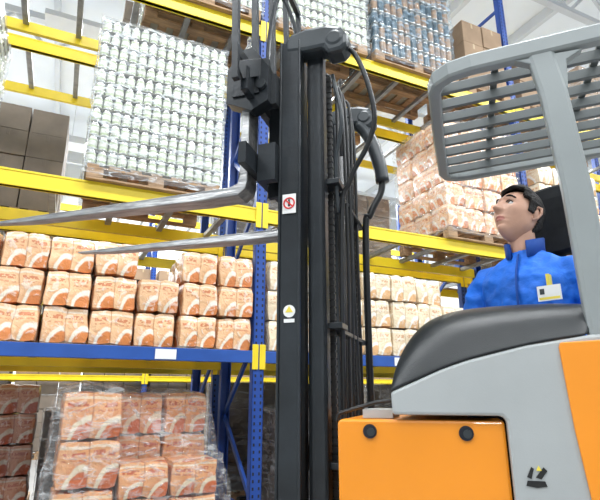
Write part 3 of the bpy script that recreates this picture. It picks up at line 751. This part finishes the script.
# head (faces local -y), pitched up towards the forks
headp = empty('head', (-0.008, -0.018, 1.982), 0, driver); headp.rotation_euler = (R(-26), 0, R(-22)); headp.scale = (1.12, 1.12, 1.12)
def G(v, c, s): return math.exp(-((v-c)/s)**2)
def headpt(x, y, z):
    px, py, pz = .074*x, .097*y, .120*z
    if z < 0:
        t = -z
        px *= 1-.20*t**1.6
        if y > 0: py *= 1-.50*t**1.2
        else: py *= 1+.06*t
    if y > 0 and z > -0.2: py *= 1.06
    if z > 0.3: px *= 1+.05*(z-.3)
    front = max(0.0, -y)
    if front > 0.15:
        w = min(1, (front-.15)/.35); d = 0
        ax = abs(px)
        if -.050 < pz < .03:
            k = (.03-pz)/.058 if pz > -.028 else max(0, 1-(-.028-pz)/.014)
            wd = .0085+.007*min(1, k)
            d += .033*max(0, k)**1.05*math.exp(-(px/wd)**2)
            d += .009*max(0, k)*G(ax, .013, .006)*G(pz, -.03, .009)
        d += .008*G(pz, .036, .010)*G(ax, .025, .03)
        d -= .012*G(ax, .030, .015)*G(pz, .013, .011)
        d += .005*G(ax, .045, .016)*G(pz, -.02, .02)
        d += .009*G(px, 0, .020)*G(pz, -.057, .0055)+.009*G(px, 0, .018)*G(pz, -.070, .006)
        d -= .005*G(px, 0, .024)*G(pz, -.0635, .0022)
        d -= .004*G(px, 0, .02)*G(pz, -.082, .006)
        d += .018*G(px, 0, .024)*G(pz, -.102, .016)
        d += .004*G(pz, .06, .03)
        py -= d*w
    px += math.copysign(1, px)*.007*G(py, 0.0, .03)*G(pz, -.062, .025)
    return Vector((px, py, pz))
mb = MB(); SEG, RG = 120, 90; grid = []
for j in range(RG+1):
    ph = -math.pi/2+math.pi*min(max(j, .05), RG-.05)/RG
    grid.append([headpt(math.cos(ph)*math.cos(2*math.pi*k/SEG), math.cos(ph)*math.sin(2*math.pi*k/SEG), math.sin(ph)) for k in range(SEG)])
ids = [[mb.vert(p) for p in r] for r in grid]
for j in range(RG):
    for k in range(SEG):
        a, c = grid[j][k], grid[j+1][(k+1) % SEG]
        m_ = (a+c)/2
        lip = m_.y < -.06 and ((m_.x/.024)**2+((m_.z+.0635)/.0105)**2) < 1
        mb.face([ids[j][k], ids[j][(k+1) % SEG], ids[j+1][(k+1) % SEG], ids[j+1][k]], 1 if lip else 0)
mb.tube([(0, .100, -.17), (0, .065, -.12), (0, .036, -.06), (0, .02, -.02)], [.055, .053, .053, .05], 20, 0)
for s in (-1, 1):
    mb.tube([(s*.072, .012, .022), (s*.081, .018, .034), (s*.085, .032, .034), (s*.084, .038, .014), (s*.078, .030, -.012), (s*.072, .014, -.026), (s*.071, .008, -.016)], [.005, .006, .0065, .0065, .006, .006, .005], 8)
    mb.ball((s*.075, .022, .005), .008, .015, .026, 0)
mb.obj('face', ['skin', 'lips'], headp, smooth=True)
mb = MB()
for s in (-1, 1):
    mb.ball((s*.030, -.0725, .012), .0125, .0125, .0105, 0, 16, 12)
    mb.ball((s*.031-.003, -.0828, .0145), .0058, .004, .0058, 1, 12, 8)
    mb.tube(arc([(s*.015, -.0865, .014), (s*.023, -.089, .0205), (s*.033, -.0865, .0215), (s*.044, -.078, .014)], 4), .0024, 6, 2)
    mb.tube(arc([(s*.012, -.0945, .034), (s*.024, -.0965, .041), (s*.038, -.090, .042), (s*.052, -.074, .034)], 4), [.003]*4+[.0042]*5+[.0035]*3+[.002], 6, 2)
mb.obj('eyes_and_brows', ['eye', 'iris', 'hair'], headp, smooth=True)
mb = MB()
def hairmask(p):
    if p.z > .078+(0 if p.y < 0 else -.05): return True
    if p.y > -.045 and p.z > .045: return True
    if p.y > -.022 and p.z > -.005 and p.y < .008: return True
    if p.y >= .008 and p.z > .032: return True
    if p.y > .042 and p.z > -.06: return True
    return False
def hp(p):
    n = p.normalized(); q = p*1.0
    th = .012+.014*max(0, p.z/.12)+.006*noise.noise(Vector((p.x*45, p.y*25, p.z*45)))
    if p.z > .065 and p.y < -.02: th += .006
    if p.z < .03: th *= .6
    return q+n*th
ids = [[None]*SEG for _ in range(RG+1)]
def gid(j, k):
    if ids[j][k] is None: ids[j][k] = mb.vert(hp(grid[j][k]))
    return ids[j][k]
for j in range(RG):
    for k in range(SEG):
        k2 = (k+1) % SEG; m_ = (grid[j][k]+grid[j+1][k2])/2
        if hairmask(m_): mb.face([gid(j, k), gid(j, k2), gid(j+1, k2), gid(j+1, k)])
o = mb.obj('hair', ['hair'], headp, smooth=True)
sm = o.modifiers.new('so', 'SOLIDIFY'); sm.thickness = 0.014; sm.offset = -1

# ------------------------------------------------------------------ lighting
w = bpy.data.worlds.new('World'); scene.world = w; w.use_nodes = True
bg = w.node_tree.nodes['Background']; bg.inputs[0].default_value = (0.86, 0.945, 1, 1); bg.inputs[1].default_value = 0.72
def lamp(x, y, e, sx=4.0, sy=0.5):
    root = empty('added_ceiling_lamp', aisle(x, y, 8.1), AR)
    ld = bpy.data.lights.new('tube', 'AREA'); ld.shape = 'RECTANGLE'; ld.size = sx; ld.size_y = sy; ld.energy = e; ld.color = (0.95, 0.98, 1.0)
    lo = bpy.data.objects.new('lamp_light', ld); scene.collection.objects.link(lo); lo.parent = root; lo.location = (0, 0, -0.06)
    mb = MB(); mb.box(-sx/2-.05, sx/2+.05, -sy/2-.05, sy/2+.05, -0.05, 0.06); mb.box(-1.5, -1.48, -.01, .01, 0.06, 1.45); mb.box(1.48, 1.5, -.01, .01, 0.06, 1.45)
    mb.obj('lamp_housing', ['steelw'], root)
for x in (-5, 1, 7, 13):
    lamp(x, -4.5, 390); lamp(x, 1.2, 370)  # lamps added for light; row behind the camera gives frontal light
    lamp(x, 9.3, 750); lamp(x, 14.5, 900)

# ------------------------------------------------------------------ camera
cd = bpy.data.cameras.new('camera'); cd.lens = 30; cd.sensor_width = 36; cd.clip_end = 200
co = bpy.data.objects.new('camera', cd); scene.collection.objects.link(co)
co.location = (0, 0, CAM_H); co.rotation_euler = (R(90+16.2), 0, 0)
scene.camera = co
scene.view_settings.view_transform = 'Standard'
scene.view_settings.exposure = 0.0
